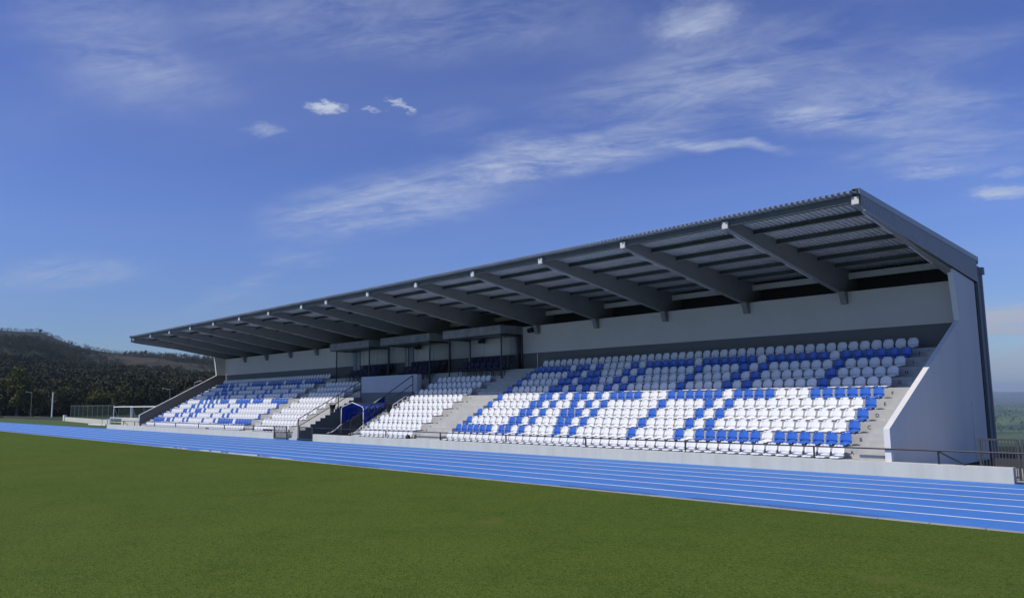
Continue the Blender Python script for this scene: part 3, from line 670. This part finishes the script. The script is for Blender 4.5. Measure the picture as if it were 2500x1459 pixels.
bar_gate('barred_gate', -51.72, -49.8, YW - .07, .02, .90, 14, 'black barred gate leaf folded open flat against the left part of the front wall')
bar_gate('barred_gate', -48.28, -46.44, YW + .02, .02, .90, 14, 'black barred gate leaf standing closed beside the dark stepped pit')
bar_gate('barred_fence', -7.95, -6.88, 26.76, .0, 1.19, 11, 'black barred fence panel behind the right end of the front wall', 'fence')
bar_gate('barred_fence', -6.83, -4.9, 26.76, .0, 1.19, 18, 'black barred fence panel cut by the right edge of the photo', 'fence')
# aisle handrails beside the pit
def handrail(name, x, pts_top, low_dz, posts, label):
    t = empty(name, (x, RY, ZW)); tag(t, label, 'handrail', 'black handrails beside the pit')
    b = MB(); (y0, z0), (y1, z1) = pts_top; b.bar((x, y0, z0), (x, y1, z1), .045, .045); b.build('upper_rail', black_m, t)
    b = MB(); b.bar((x, y0, z0 - low_dz), (x, y1, z1 - low_dz), .04, .04); b.build('lower_rail', black_m, t)
    for y, zb_, zt_ in posts: b = MB(); b.box(x - .022, x + .022, y - .022, y + .022, zb_, zt_); b.build('post', black_m, t)
handrail('stair_handrail', VX0 - .02, ((25.8, 1.39), (30.64, 3.92)), .50, [(25.8, 0.1, 1.40), (28.84, 1.9, 2.96), (30.64, 2.7, 3.93)], 'black double handrail climbing the stair left of the blue tunnel')
handrail('stair_handrail', VX1 + .06, ((25.85, 1.37), (30.5, 4.16)), .56, [(25.85, .44, 1.38), (28.35, 1.6, 2.85), (30.5, 2.7, 4.17)], 'black double handrail crossing in front of the blue tunnel up to the parapet')
# litter bins hung on the handrails
def bin_(loc, label):
    t = empty('litter_bin', loc); tag(t, label, 'bin', 'black litter bins hung on the handrails')
    b = MB(); n = 14
    prof = [(.15, 0), (.20, .50), (.245, .50), (.245, .56), (.19, .56), (.14, .04)]
    vs = []; fs = []
    for k in range(n):
        a = 2 * math.pi * k / n
        vs += [(loc[0] + r_ * math.cos(a), loc[1] + r_ * math.sin(a), loc[2] + z) for r_, z in prof]
    m_ = len(prof)
    for k in range(n):
        for q in range(m_ - 1): fs.append((k * m_ + q, ((k + 1) % n) * m_ + q, ((k + 1) % n) * m_ + q + 1, k * m_ + q + 1))
    fs.append(tuple(k * m_ for k in range(n))); fs.append(tuple(k * m_ + m_ - 1 for k in range(n)))
    b.add(vs, fs); b.build('bin_body', bag_m, t)
    b = MB(); b.box(loc[0] - .28, loc[0] - .2, loc[1] - .02, loc[1] + .02, loc[2] + .42, loc[2] + .6); b.build('bin_hook', black_m, t)
bin_((VX0 - .3, 28.55, 1.75), 'black litter bin on the left handrail, above the stair treads')
bin_((VX1 + .36, 28.45, 1.78), 'black litter bin on the right handrail, behind the blue hood')
# small black things left on the wall
def lump(name, loc, sx, sy, sz, label, cat):
    bm = bmesh.new(); bmesh.ops.create_icosphere(bm, subdivisions=3, radius=1)
    for v in bm.verts:
        k = 1 + .18 * math.sin(v.co.x * 5 + loc[0]) * math.cos(v.co.y * 4 + 1); v.co = Vector((v.co.x * sx * k, v.co.y * sy, max(v.co.z, -.6) * sz * k))
    me_ = bpy.data.meshes.new(name); bm.to_mesh(me_); bm.free(); me_.materials.append(bag_m); me_.polygons.foreach_set('use_smooth', [True] * len(me_.polygons))
    o_ = link(name, me_, (loc[0], loc[1], loc[2] + .6 * sz)); tag(o_, label, cat)
b = MB(); b.box(-53.75, -52.55, YW + .04, YW + .22, ZW + .002, ZW + .20); o = b.build('carry_case', bag_m, bevel=.03); tag(o, 'long black case lying on the front wall beside the left gate leaf', 'case')
lump('ball_bag', (-36.05, YW + .10, ZW), .17, .11, .14, 'small round black bag on the front wall below the white seats', 'bag')
lump('cloth_bundle', (-63.7, YW + .10, ZW), .38, .10, .07, 'flat black bundle on the front wall below the far blue seats', 'bundle')
# loudspeaker and twin floodlights
t = empty('wall_loudspeaker', (-34.4, 33.8, 6.72)); tag(t, 'black oval loudspeaker under the roof beside the right booth', 'loudspeaker')
b = MB(); b.tube((-34.62, 33.82, 6.70), (-34.18, 33.82, 6.76), .14, 14, .17); b.build('speaker_body', black_m, t, bevel=.03)
b = MB(); b.box(-34.43, -34.37, 33.85, 33.997, 6.68, 6.76); b.build('speaker_bracket', black_m, t)
for fx, lb in ((-38.84, 'twin dark floodlights under the right booth canopy'), (-45.9, 'twin dark floodlights under the middle booth canopy')):
    t = empty('booth_floodlight', (fx, 33.6, 6.35)); tag(t, lb, 'floodlight', 'floodlights in the booths')
    for s_ in (-.14, .14): b = MB(); b.prismx([(33.5, 6.22), (33.72, 6.16), (33.74, 6.36), (33.55, 6.40)], fx + s_ - .1, fx + s_ + .1); b.build('lamp_head', black_m, t)
    b = MB(); b.box(fx - .2, fx + .2, 33.76, 33.80, 6.2, 6.45); b.build('mount_plate', black_m, t)

# ------------------------------------------------------------------ things around the stand
b = MB(); b.box(-8.75, 12, 31.0, 31.2, -1.2, .30); o = b.build('retaining_wall', dark_m); tag(o, 'dark low retaining wall behind the barred fence at the right edge', 'wall')
b = MB(); b.box(-88.6, -83.4, 26.7, 27.0, -.2, 1.13); o = b.build('concrete_block', concrete, bevel=.02); tag(o, 'light grey concrete block wall beside the left end of the stand', 'wall')
t = empty('white_railing', (-90.6, 26.9, 0)); tag(t, 'white tubular railing left of the grey block wall', 'railing')
b = MB(); b.box(-93.0, -88.65, 26.87, 26.93, 1.05, 1.12); b.build('top_rail', white_paint, t)
for x_ in (-92.9, -88.75): b = MB(); b.box(x_ - .06, x_ + .06, 26.83, 26.97, 0, 1.049); b.build('post', white_paint, t)
b = MB(); b.box(-92.8, -88.85, 26.88, 26.92, .62, .66); b.build('middle_rail', white_paint, t)
# hurdles parked beyond the wall
hp = None; hlab = ['leftmost', 'second from the left', 'third from the left', 'fourth from the left', 'fifth from the left', 'rightmost']
for k in range(6):
    if hp is None:
        t = hp = empty('track_hurdle'); 
        b = MB(); b.box(-.6, .6, -.01, .01, .78, .85); b.build('cross_bar', white_paint, t)
        for s_ in (-.55, .55): b = MB(); b.box(s_ - .02, s_ + .02, -.02, .02, .04, .78); b.build('upright', hurdle_m, t)
        for s_ in (-.55, .55): b = MB(); b.box(s_ - .025, s_ + .025, -.55, .05, 0, .04); b.build('foot', hurdle_m, t)
    else: t = copy_tree(hp)
    t.location = (-98.5 + k * 1.25, 28.2 + .15 * k, 0); t.rotation_euler = (0, 0, R(60 + random.uniform(-10, 10)))
    tag(t, f'athletics hurdle behind the left end of the front wall, {hlab[k]}', 'hurdle', 'hurdles parked beside the track')
# goals
def goal(x0, y0, x1, y1, h, label):
    t = empty('football_goal', ((x0 + x1) / 2, (y0 + y1) / 2, 0)); tag(t, label, 'goal', 'white goals beyond the stand')
    d = Vector((x1 - x0, y1 - y0, 0)).normalized(); bk = Vector((-d.y, d.x, 0))
    a = Vector((x0, y0, 0)); c = Vector((x1, y1, 0)); u_ = Vector((0, 0, h))
    b = MB(); b.tube(a + u_ - d * .06, c + u_ + d * .06, .07, 8); b.build('crossbar', white_paint, t)
    for p in (a, c):
        b = MB(); b.tube(p, p + u_, .06, 8); b.build('goal_post', white_paint, t)
        b = MB(); b.tube(p + u_ * .98, p + bk * 1.0, .03, 6); b.build('back_stay', white_paint, t)
goal(-119.6, 35.0, -116.0, 36.3, 2.12, 'small white goal beyond the hurdles, left of the pair')
goal(-115.6, 36.0, -109.0, 38.2, 2.10, 'white goal partly hidden by the stand side wall, right of the pair')
b = MB(); b.box(-109.5, -102.5, 29.1, 29.35, -.05, .12); o = b.build('kick_board', white_paint); tag(o, 'long white board on the grass beside the far end of the track', 'board')
b = MB(); b.prismx([(33.4, -.1), (33.7, -.1), (33.7, .62), (33.4, .62)], 0, 1); 
def wall_seg(name, a, c, th, z1, m_, label, cat, z0=-.3):
    a = Vector((*a, 0)); c = Vector((*c, 0)); b = MB(); b.bar(a + Vector((0, 0, (z0 + z1) / 2)), c + Vector((0, 0, (z0 + z1) / 2)), th, z1 - z0)
    o_ = b.build(name, m_); tag(o_, label, cat); return o_
wall_seg('low_wall', (-138.2, 33.5), (-104.0, 30.1), .25, .60, concrete, 'low pale wall along the grass in front of the green fence', 'wall')
wall_seg('low_wall', (-260, 33), (-139, 34.5), .3, .45, dark_m, 'long dark low wall at the foot of the trees on the far left', 'wall')
b = MB(); b.tube((-139.2, 33.6, 0), (-139.2, 33.6, .9), .28, 10); b.build
bo = b.build('bollard', white_paint); tag(bo, 'stubby white bollard at the left end of the low pale wall', 'bollard')
# net fence
net = bpy.data.materials.new('green_net'); net.use_nodes = True; q = net.node_tree.nodes['Principled BSDF']; q.inputs['Base Color'].default_value = (.018, .050, .032, 1); q.inputs['Alpha'].default_value = .28; q.inputs['Roughness'].default_value = .8
def net_fence(a, c, n, h, label):
    t = empty('net_fence', (*a, 0)); tag(t, label, 'fence'); a = Vector((*a, 0)); c = Vector((*c, 0))
    for k in range(n + 1):
        p = a.lerp(c, k / n); b = MB(); b.tube(p, p + Vector((0, 0, h + .1)), .035, 6); b.build('fence_post', col_m, t)
    b = MB(); b.bar(a + Vector((0, 0, h)), c + Vector((0, 0, h)), .04, .04); b.build('top_tube', col_m, t)
    b = MB(); z_ = Vector((0, 0, .1)); w_ = Vector((0, 0, h - .03)); b.add([a + z_, c + z_, c + w_, a + w_], [(0, 1, 2, 3)]); b.build('net', net, t)
net_fence((-166, 41), (-128, 37.5), 9, 2.3, 'green net fence on grey posts behind the low pale wall')
net_fence((-127.5, 38), (-96, 44), 9, 2.2, 'grey wire fence with posts behind the goals')
# poles and lamps
b = MB(); b.tube((-171, 39, 0), (-171, 39, 4.9), .13, 10, .10); o = b.build('flag_pole', white_paint); tag(o, 'plain white pole standing before the trees on the far left', 'pole')
def street_lamp(x_, y_, h, arm, label, r_=.055):
    t = empty('street_lamp', (x_, y_, 0)); tag(t, label, 'street lamp', 'street lamps beyond the stand')
    zg = float(height(x_, y_)); b = MB(); b.tube((x_, y_, zg), (x_, y_, h), r_, 8, r_ * .7); b.build('lamp_post', col_m, t)
    b = MB(); b.tube((x_, y_, h - .03), (x_ + arm[0], y_ + arm[1], h + .15), .05, 6); b.build('arm', col_m, t)
    b = MB(); c_ = (x_ + arm[0], y_ + arm[1]); k_ = .4 if h < 4.95 and x_ < -100 else (.22 if x_ > -100 else .4); b.box(c_[0] - k_, c_[0] + k_, c_[1] - k_ * .4, c_[1] + k_ * .4, h + .12, h + .12 + k_ * .35); b.build('lamp_head', grey_metal, t)
street_lamp(-176, 36.5, 4.9, (-.9, -.6), 'grey street lamp among the trees left of the white pole')
street_lamp(-146, 52, 5.0, (-1.2, -.7), 'slim street lamp rising behind the goals')
street_lamp(-84.5, 32.6, 4.72, (.55, .45), 'lamp with pale head just above the sloping side wall', .04)
t = empty('power_line', (-300, 60, 10)); tag(t, 'thin power cables strung across the foot of the wooded hill', 'cable')
for dz in (0, 2.4):
    pts = []
    for k in range(25):
        s_ = k / 24; pts.append((-330 + 190 * s_, 42 + 52 * s_, 16.0 + dz - 4.6 * s_ - 1.5 * math.sin(math.pi * s_)))
    b = MB(); b.path(pts, .02, 5); b.build('cable', dark_m, t)

# ------------------------------------------------------------------ trees
def leaf_mat(name, c1, c2, c3, sc_=.35):
    m_ = bpy.data.materials.new(name); m_.use_nodes = True; n, l = m_.node_tree.nodes, m_.node_tree.links
    b_ = n['Principled BSDF']; b_.inputs['Roughness'].default_value = .8; b_.inputs['Specular IOR Level'].default_value = .2
    t_ = n.new('ShaderNodeTexCoord'); nz_ = n.new('ShaderNodeTexNoise'); nz_.inputs['Scale'].default_value = sc_; nz_.inputs['Detail'].default_value = 6
    l.new(t_.outputs['Object'], nz_.inputs['Vector']); cr = n.new('ShaderNodeValToRGB'); l.new(nz_.outputs[0], cr.inputs[0])
    cr.color_ramp.elements[0].position = .36; cr.color_ramp.elements[0].color = (*c1, 1); cr.color_ramp.elements[1].position = .66; cr.color_ramp.elements[1].color = (*c3, 1)
    e = cr.color_ramp.elements.new(.5); e.color = (*c2, 1); l.new(cr.outputs[0], b_.inputs['Base Color']); return m_
leaf_dark = leaf_mat('leaf_dark', (.018, .026, .013), (.028, .038, .018), (.045, .050, .022))
leaf_olive = leaf_mat('leaf_olive', (.060, .070, .015), (.105, .110, .024), (.150, .150, .038))
leaf_mid = leaf_mat('leaf_mid', (.036, .048, .015), (.055, .068, .020), (.078, .086, .026))
wood_m = leaf_mat('woodland_leaf', (.024, .031, .012), (.040, .047, .018), (.072, .064, .028), .03)
valley_m = leaf_mat('valley_leaf', (.035, .065, .022), (.055, .095, .030), (.10, .14, .045))
def crown_faces(cx, cy, cz, rx, rz, n, leaf, clumps, r):
    cc = r.normal(size=(clumps, 3)); cc /= np.linalg.norm(cc, axis=1)[:, None]; cc *= r.uniform(.25, .8, (clumps, 1)); cc[:, 2] *= rz / rx * .95
    cr_ = r.uniform(.28, .5, clumps); k = r.integers(0, clumps, n)
    d = r.normal(size=(n, 3)); d /= np.linalg.norm(d, axis=1)[:, None]; d *= (cr_[k] * r.uniform(.5, 1, n) ** .4)[:, None]
    p = (cc[k] + d) * rx + np.array([cx, cy, cz])
    a = r.normal(size=(n, 3)); a /= np.linalg.norm(a, axis=1)[:, None]; b_ = np.cross(a, r.normal(size=(n, 3))); b_ /= np.linalg.norm(b_, axis=1)[:, None]
    s_ = (leaf * r.uniform(.6, 1.3, n))[:, None]
    return np.stack([p - a * s_, p + b_ * s_ * .7, p + a * s_, p - b_ * s_ * .7], 1)
def quads_mesh(name, Q, m_):
    n = len(Q); me_ = bpy.data.meshes.new(name); me_.vertices.add(n * 4); me_.vertices.foreach_set('co', Q.reshape(-1).astype(np.float32))
    me_.loops.add(n * 4); me_.loops.foreach_set('vertex_index', np.arange(n * 4, dtype=np.int32)); me_.polygons.add(n)
    me_.polygons.foreach_set('loop_start', np.arange(0, n * 4, 4, dtype=np.int32)); me_.polygons.foreach_set('loop_total', np.full(n, 4, dtype=np.int32)); me_.update(); me_.validate(); me_.materials.append(m_); return me_
def make_tree_meshes(kind, seed):
    r = np.random.default_rng(seed)
    if kind == 'tall': rx, rz, h = 2.5, 4.2, 4.9
    else: rx, rz, h = 3.9, 3.4, 3.6
    Q = crown_faces(0, 0, h, rx, rz, 4200, .19, 26, r)
    b = MB(); b.tube((0, 0, -.5), (.2, 0, h * .55), .26, 8, .17)
    for k in range(5):
        a = k * 1.3 + seed; b.tube((.2, 0, h * .5), (math.cos(a) * rx * .6, math.sin(a) * rx * .6, h + rz * .3 * math.sin(k)), .12, 5, .03)
    return Q, b.mesh('trunk', bark_m)
TM = {}
for kn, mt, kind, sd in (('dark', leaf_dark, 'round', 1), ('olive', leaf_olive, 'round', 2), ('mid', leaf_mid, 'round', 3), ('tall', leaf_dark, 'tall', 4), ('ptall', leaf_olive, 'tall', 5)):
    Q, tr_ = make_tree_meshes(kind, sd); TM[kn] = (quads_mesh('crown', Q, mt), tr_)
tree_spots = [ # px azimuth deg, distance, kind, scale, label
    (-80.9, 205, 'dark', 1.15, 'dark broadleaf tree at the left edge of the photo, behind the track bend'),
    (-79.8, 192, 'mid', 1.2, 'tall mid green tree at the far left, behind the street lamp'),
    (-79.0, 188, 'ptall', 1.2, 'bright olive upright tree beside the street lamp on the far left'),
    (-78.2, 196, 'olive', 1.0, 'rounded olive tree directly behind the white pole'),
    (-77.3, 206, 'dark', 1.1, 'dark round tree just right of the white pole'),
    (-76.4, 200, 'mid', 1.0, 'mid green tree at the left end of the green net fence'),
    (-75.5, 212, 'dark', 1.15, 'dark dense tree behind the middle of the green net fence'),
    (-74.7, 204, 'olive', .85, 'low olive tree behind the right part of the green net fence'),
    (-73.8, 215, 'tall', 1.0, 'dark upright tree behind the left goal post'),
    (-72.9, 208, 'mid', 1.05, 'mid green tree behind the left goal'),
    (-71.9, 214, 'olive', .95, 'olive tree behind the right goal, near the slim lamp'),
    (-70.8, 206, 'dark', 1.1, 'dark tree just above the low end of the sloping side wall'),
    (-69.8, 222, 'mid', 1.1, 'mid green tree above the middle of the sloping side wall'),
    (-68.8, 230, 'dark', 1.05, 'dark tree against the white edge of the stand side wall')]
for az, rr, kn, sc, lb in tree_spots:
    x_ = rr * math.sin(R(az)); y_ = rr * math.cos(R(az)); t = empty('broadleaf_tree', (x_, y_, float(height(x_, y_)) )); t.scale = (sc, sc, sc); t.rotation_euler = (0, 0, rr)
    tag(t, lb, 'tree', 'trees at the foot of the hill'); link('crown', TM[kn][0], (0, 0, 0), t); link('trunk', TM[kn][1], (0, 0, 0), t)
# lone trees on the ridge
for az, kn, sc, lb in ((-71.99, 'tall', .95, 'lone slim tree on the skyline of the hill, highest of the right ridge'), (-72.3, 'round', .6, 'small bushy tree on the skyline beside the lone slim tree'), (-78.05, 'round', .85, 'big dark tree clump on the summit of the left hill'), (-77.4, 'tall', .6, 'slim tree on the skyline just right of the summit clump'), (-76.3, 'round', .55, 'flat-topped pine on the slope below the summit')):
    rr = (1150 if az < -74.5 else 930); best = max(np.arange(rr - 200, rr + 120, 10), key=lambda q_: (float(height(q_ * math.sin(R(az)), q_ * math.cos(R(az)))) - 2.6) / q_)
    x_ = best * math.sin(R(az)); y_ = best * math.cos(R(az)); t = empty('ridge_tree', (x_, y_, float(height(x_, y_)) - .3)); t.scale = (sc * .8,) * 3
    tag(t, lb, 'tree', 'trees on the skyline'); k2 = 'tall' if kn == 'tall' else 'dark'; link('crown', TM[k2][0], (0, 0, 0), t); link('trunk', TM[k2][1], (0, 0, 0), t)
def scatter(name, azr, rr_, n, hfun, leaf, nf, m_, label, dens=None, seed=5):
    r = np.random.default_rng(seed); az = np.radians(r.uniform(azr[0], azr[1], n * 3)); q_ = np.sqrt(r.uniform(rr_[0] ** 2, rr_[1] ** 2, n * 3))
    if name == 'woodland': q_ = rr_[0] + (rr_[1] - rr_[0]) * r.uniform(0, 1, n * 3) ** 1.25
    x_ = q_ * np.sin(az); y_ = q_ * np.cos(az); z_ = height(x_, y_)
    keep = r.uniform(0, 1, n * 3) < (dens(x_, y_, q_) if dens else .4); x_, y_, z_, q_ = x_[keep][:n], y_[keep][:n], z_[keep][:n], q_[keep][:n]
    if name == 'woodland':      # belt of trees along the skyline
        nr_ = 1000; a2 = np.radians(-86 + 28 * r.uniform(0, 1, nr_) ** 1.5); rr2 = 930 + 220 * smooth((-72.8 - np.degrees(a2)) / 4.5) + 60 * fbm(np.sin(a2) * 1000, np.cos(a2) * 1000, 400, 3) + 15 - 190 * r.uniform(0, 1, nr_) ** 1.6
        x2 = rr2 * np.sin(a2); y2 = rr2 * np.cos(a2); x_ = np.append(x_, x2); y_ = np.append(y_, y2); z_ = np.append(z_, height(x2, y2)); q_ = np.append(q_, np.full(nr_, 1300.0))
    out = []
    for a, b_, c_, d_ in zip(x_, y_, z_, q_):
        hh = hfun(d_, r) if d_ != 1300.0 else r.uniform(2.5, 6.5); k_ = int(max(10, nf * min(1.8, 380 / d_) * (1 if hh > 3 else .22)) if name == 'woodland' else max(10, nf * min(9, 2800 / d_)))
        out.append(crown_faces(a, b_, c_ + hh * .52, hh * .42 * r.uniform(.7, 1.2), hh * .5, k_, leaf * (hh / 7 if hh > 3 or name != 'woodland' else .45) * (min(1, max(.35, d_ / 2800)) if name != 'woodland' else 1), 5, r))
    o_ = link(name, quads_mesh(name, np.concatenate(out), m_)); tag(o_, label, 'trees', None, 'stuff')
def wd(x_, y_, q_):
    base = fbm(x_, y_, 130, 21) + .5 * fbm(x_, y_, 40, 4)
    c_ = np.exp(-(((x_ + 640) / 105) ** 2 + ((y_ - 222) / 42) ** 2))
    base = base - 1.2 * c_
    return (1 - .5 * np.clip(c_ * 1.6, 0, 1)) * np.clip(np.where(q_ < 420, .95, np.where(q_ < 850, .7, .6) + base * 1.3), .03, 1)
scatter('woodland', (-86, -58), (212, 1180), 30000, lambda d, r: r.uniform(4.5, 9.5) * (1 - .38 * (d - 215) / 900) if r.uniform() < 1.1 - (d - 215) / 760 else (r.uniform(.9, 2.3) if r.uniform() < .86 else r.uniform(2.6, 5.2)), .30, 190, wood_m, 'mixed woodland and scrub covering the dark hillside on the left', wd)
scatter('valley_trees', (-32, 2), (420, 11000), 13000, lambda d, r: r.uniform(5, 12), 1.5, 14, valley_m, 'hazy green trees and hedges spread over the distant valley', lambda x_, y_, q_: np.clip(.45 + 1.3 * fbm(x_, y_, 260, 31), .05, 1), 9)
# ------------------------------------------------------------------ haze
b = MB(); b.box(-5200, 1500, -400, 15500, -140, 125)
hz = bpy.data.materials.new('haze_air'); hz.use_nodes = True; hn, hl = hz.node_tree.nodes, hz.node_tree.links; hn.clear()
pv = hn.new('ShaderNodeVolumePrincipled'); pv.inputs['Color'].default_value = (.62, .76, 1, 1); pv.inputs['Density'].default_value = .0001; pv.inputs['Anisotropy'].default_value = .1
ho = hn.new('ShaderNodeOutputMaterial'); hl.new(pv.outputs[0], ho.inputs['Volume'])
o = b.build('haze', hz); tag(o, None, None, kind='stuff')
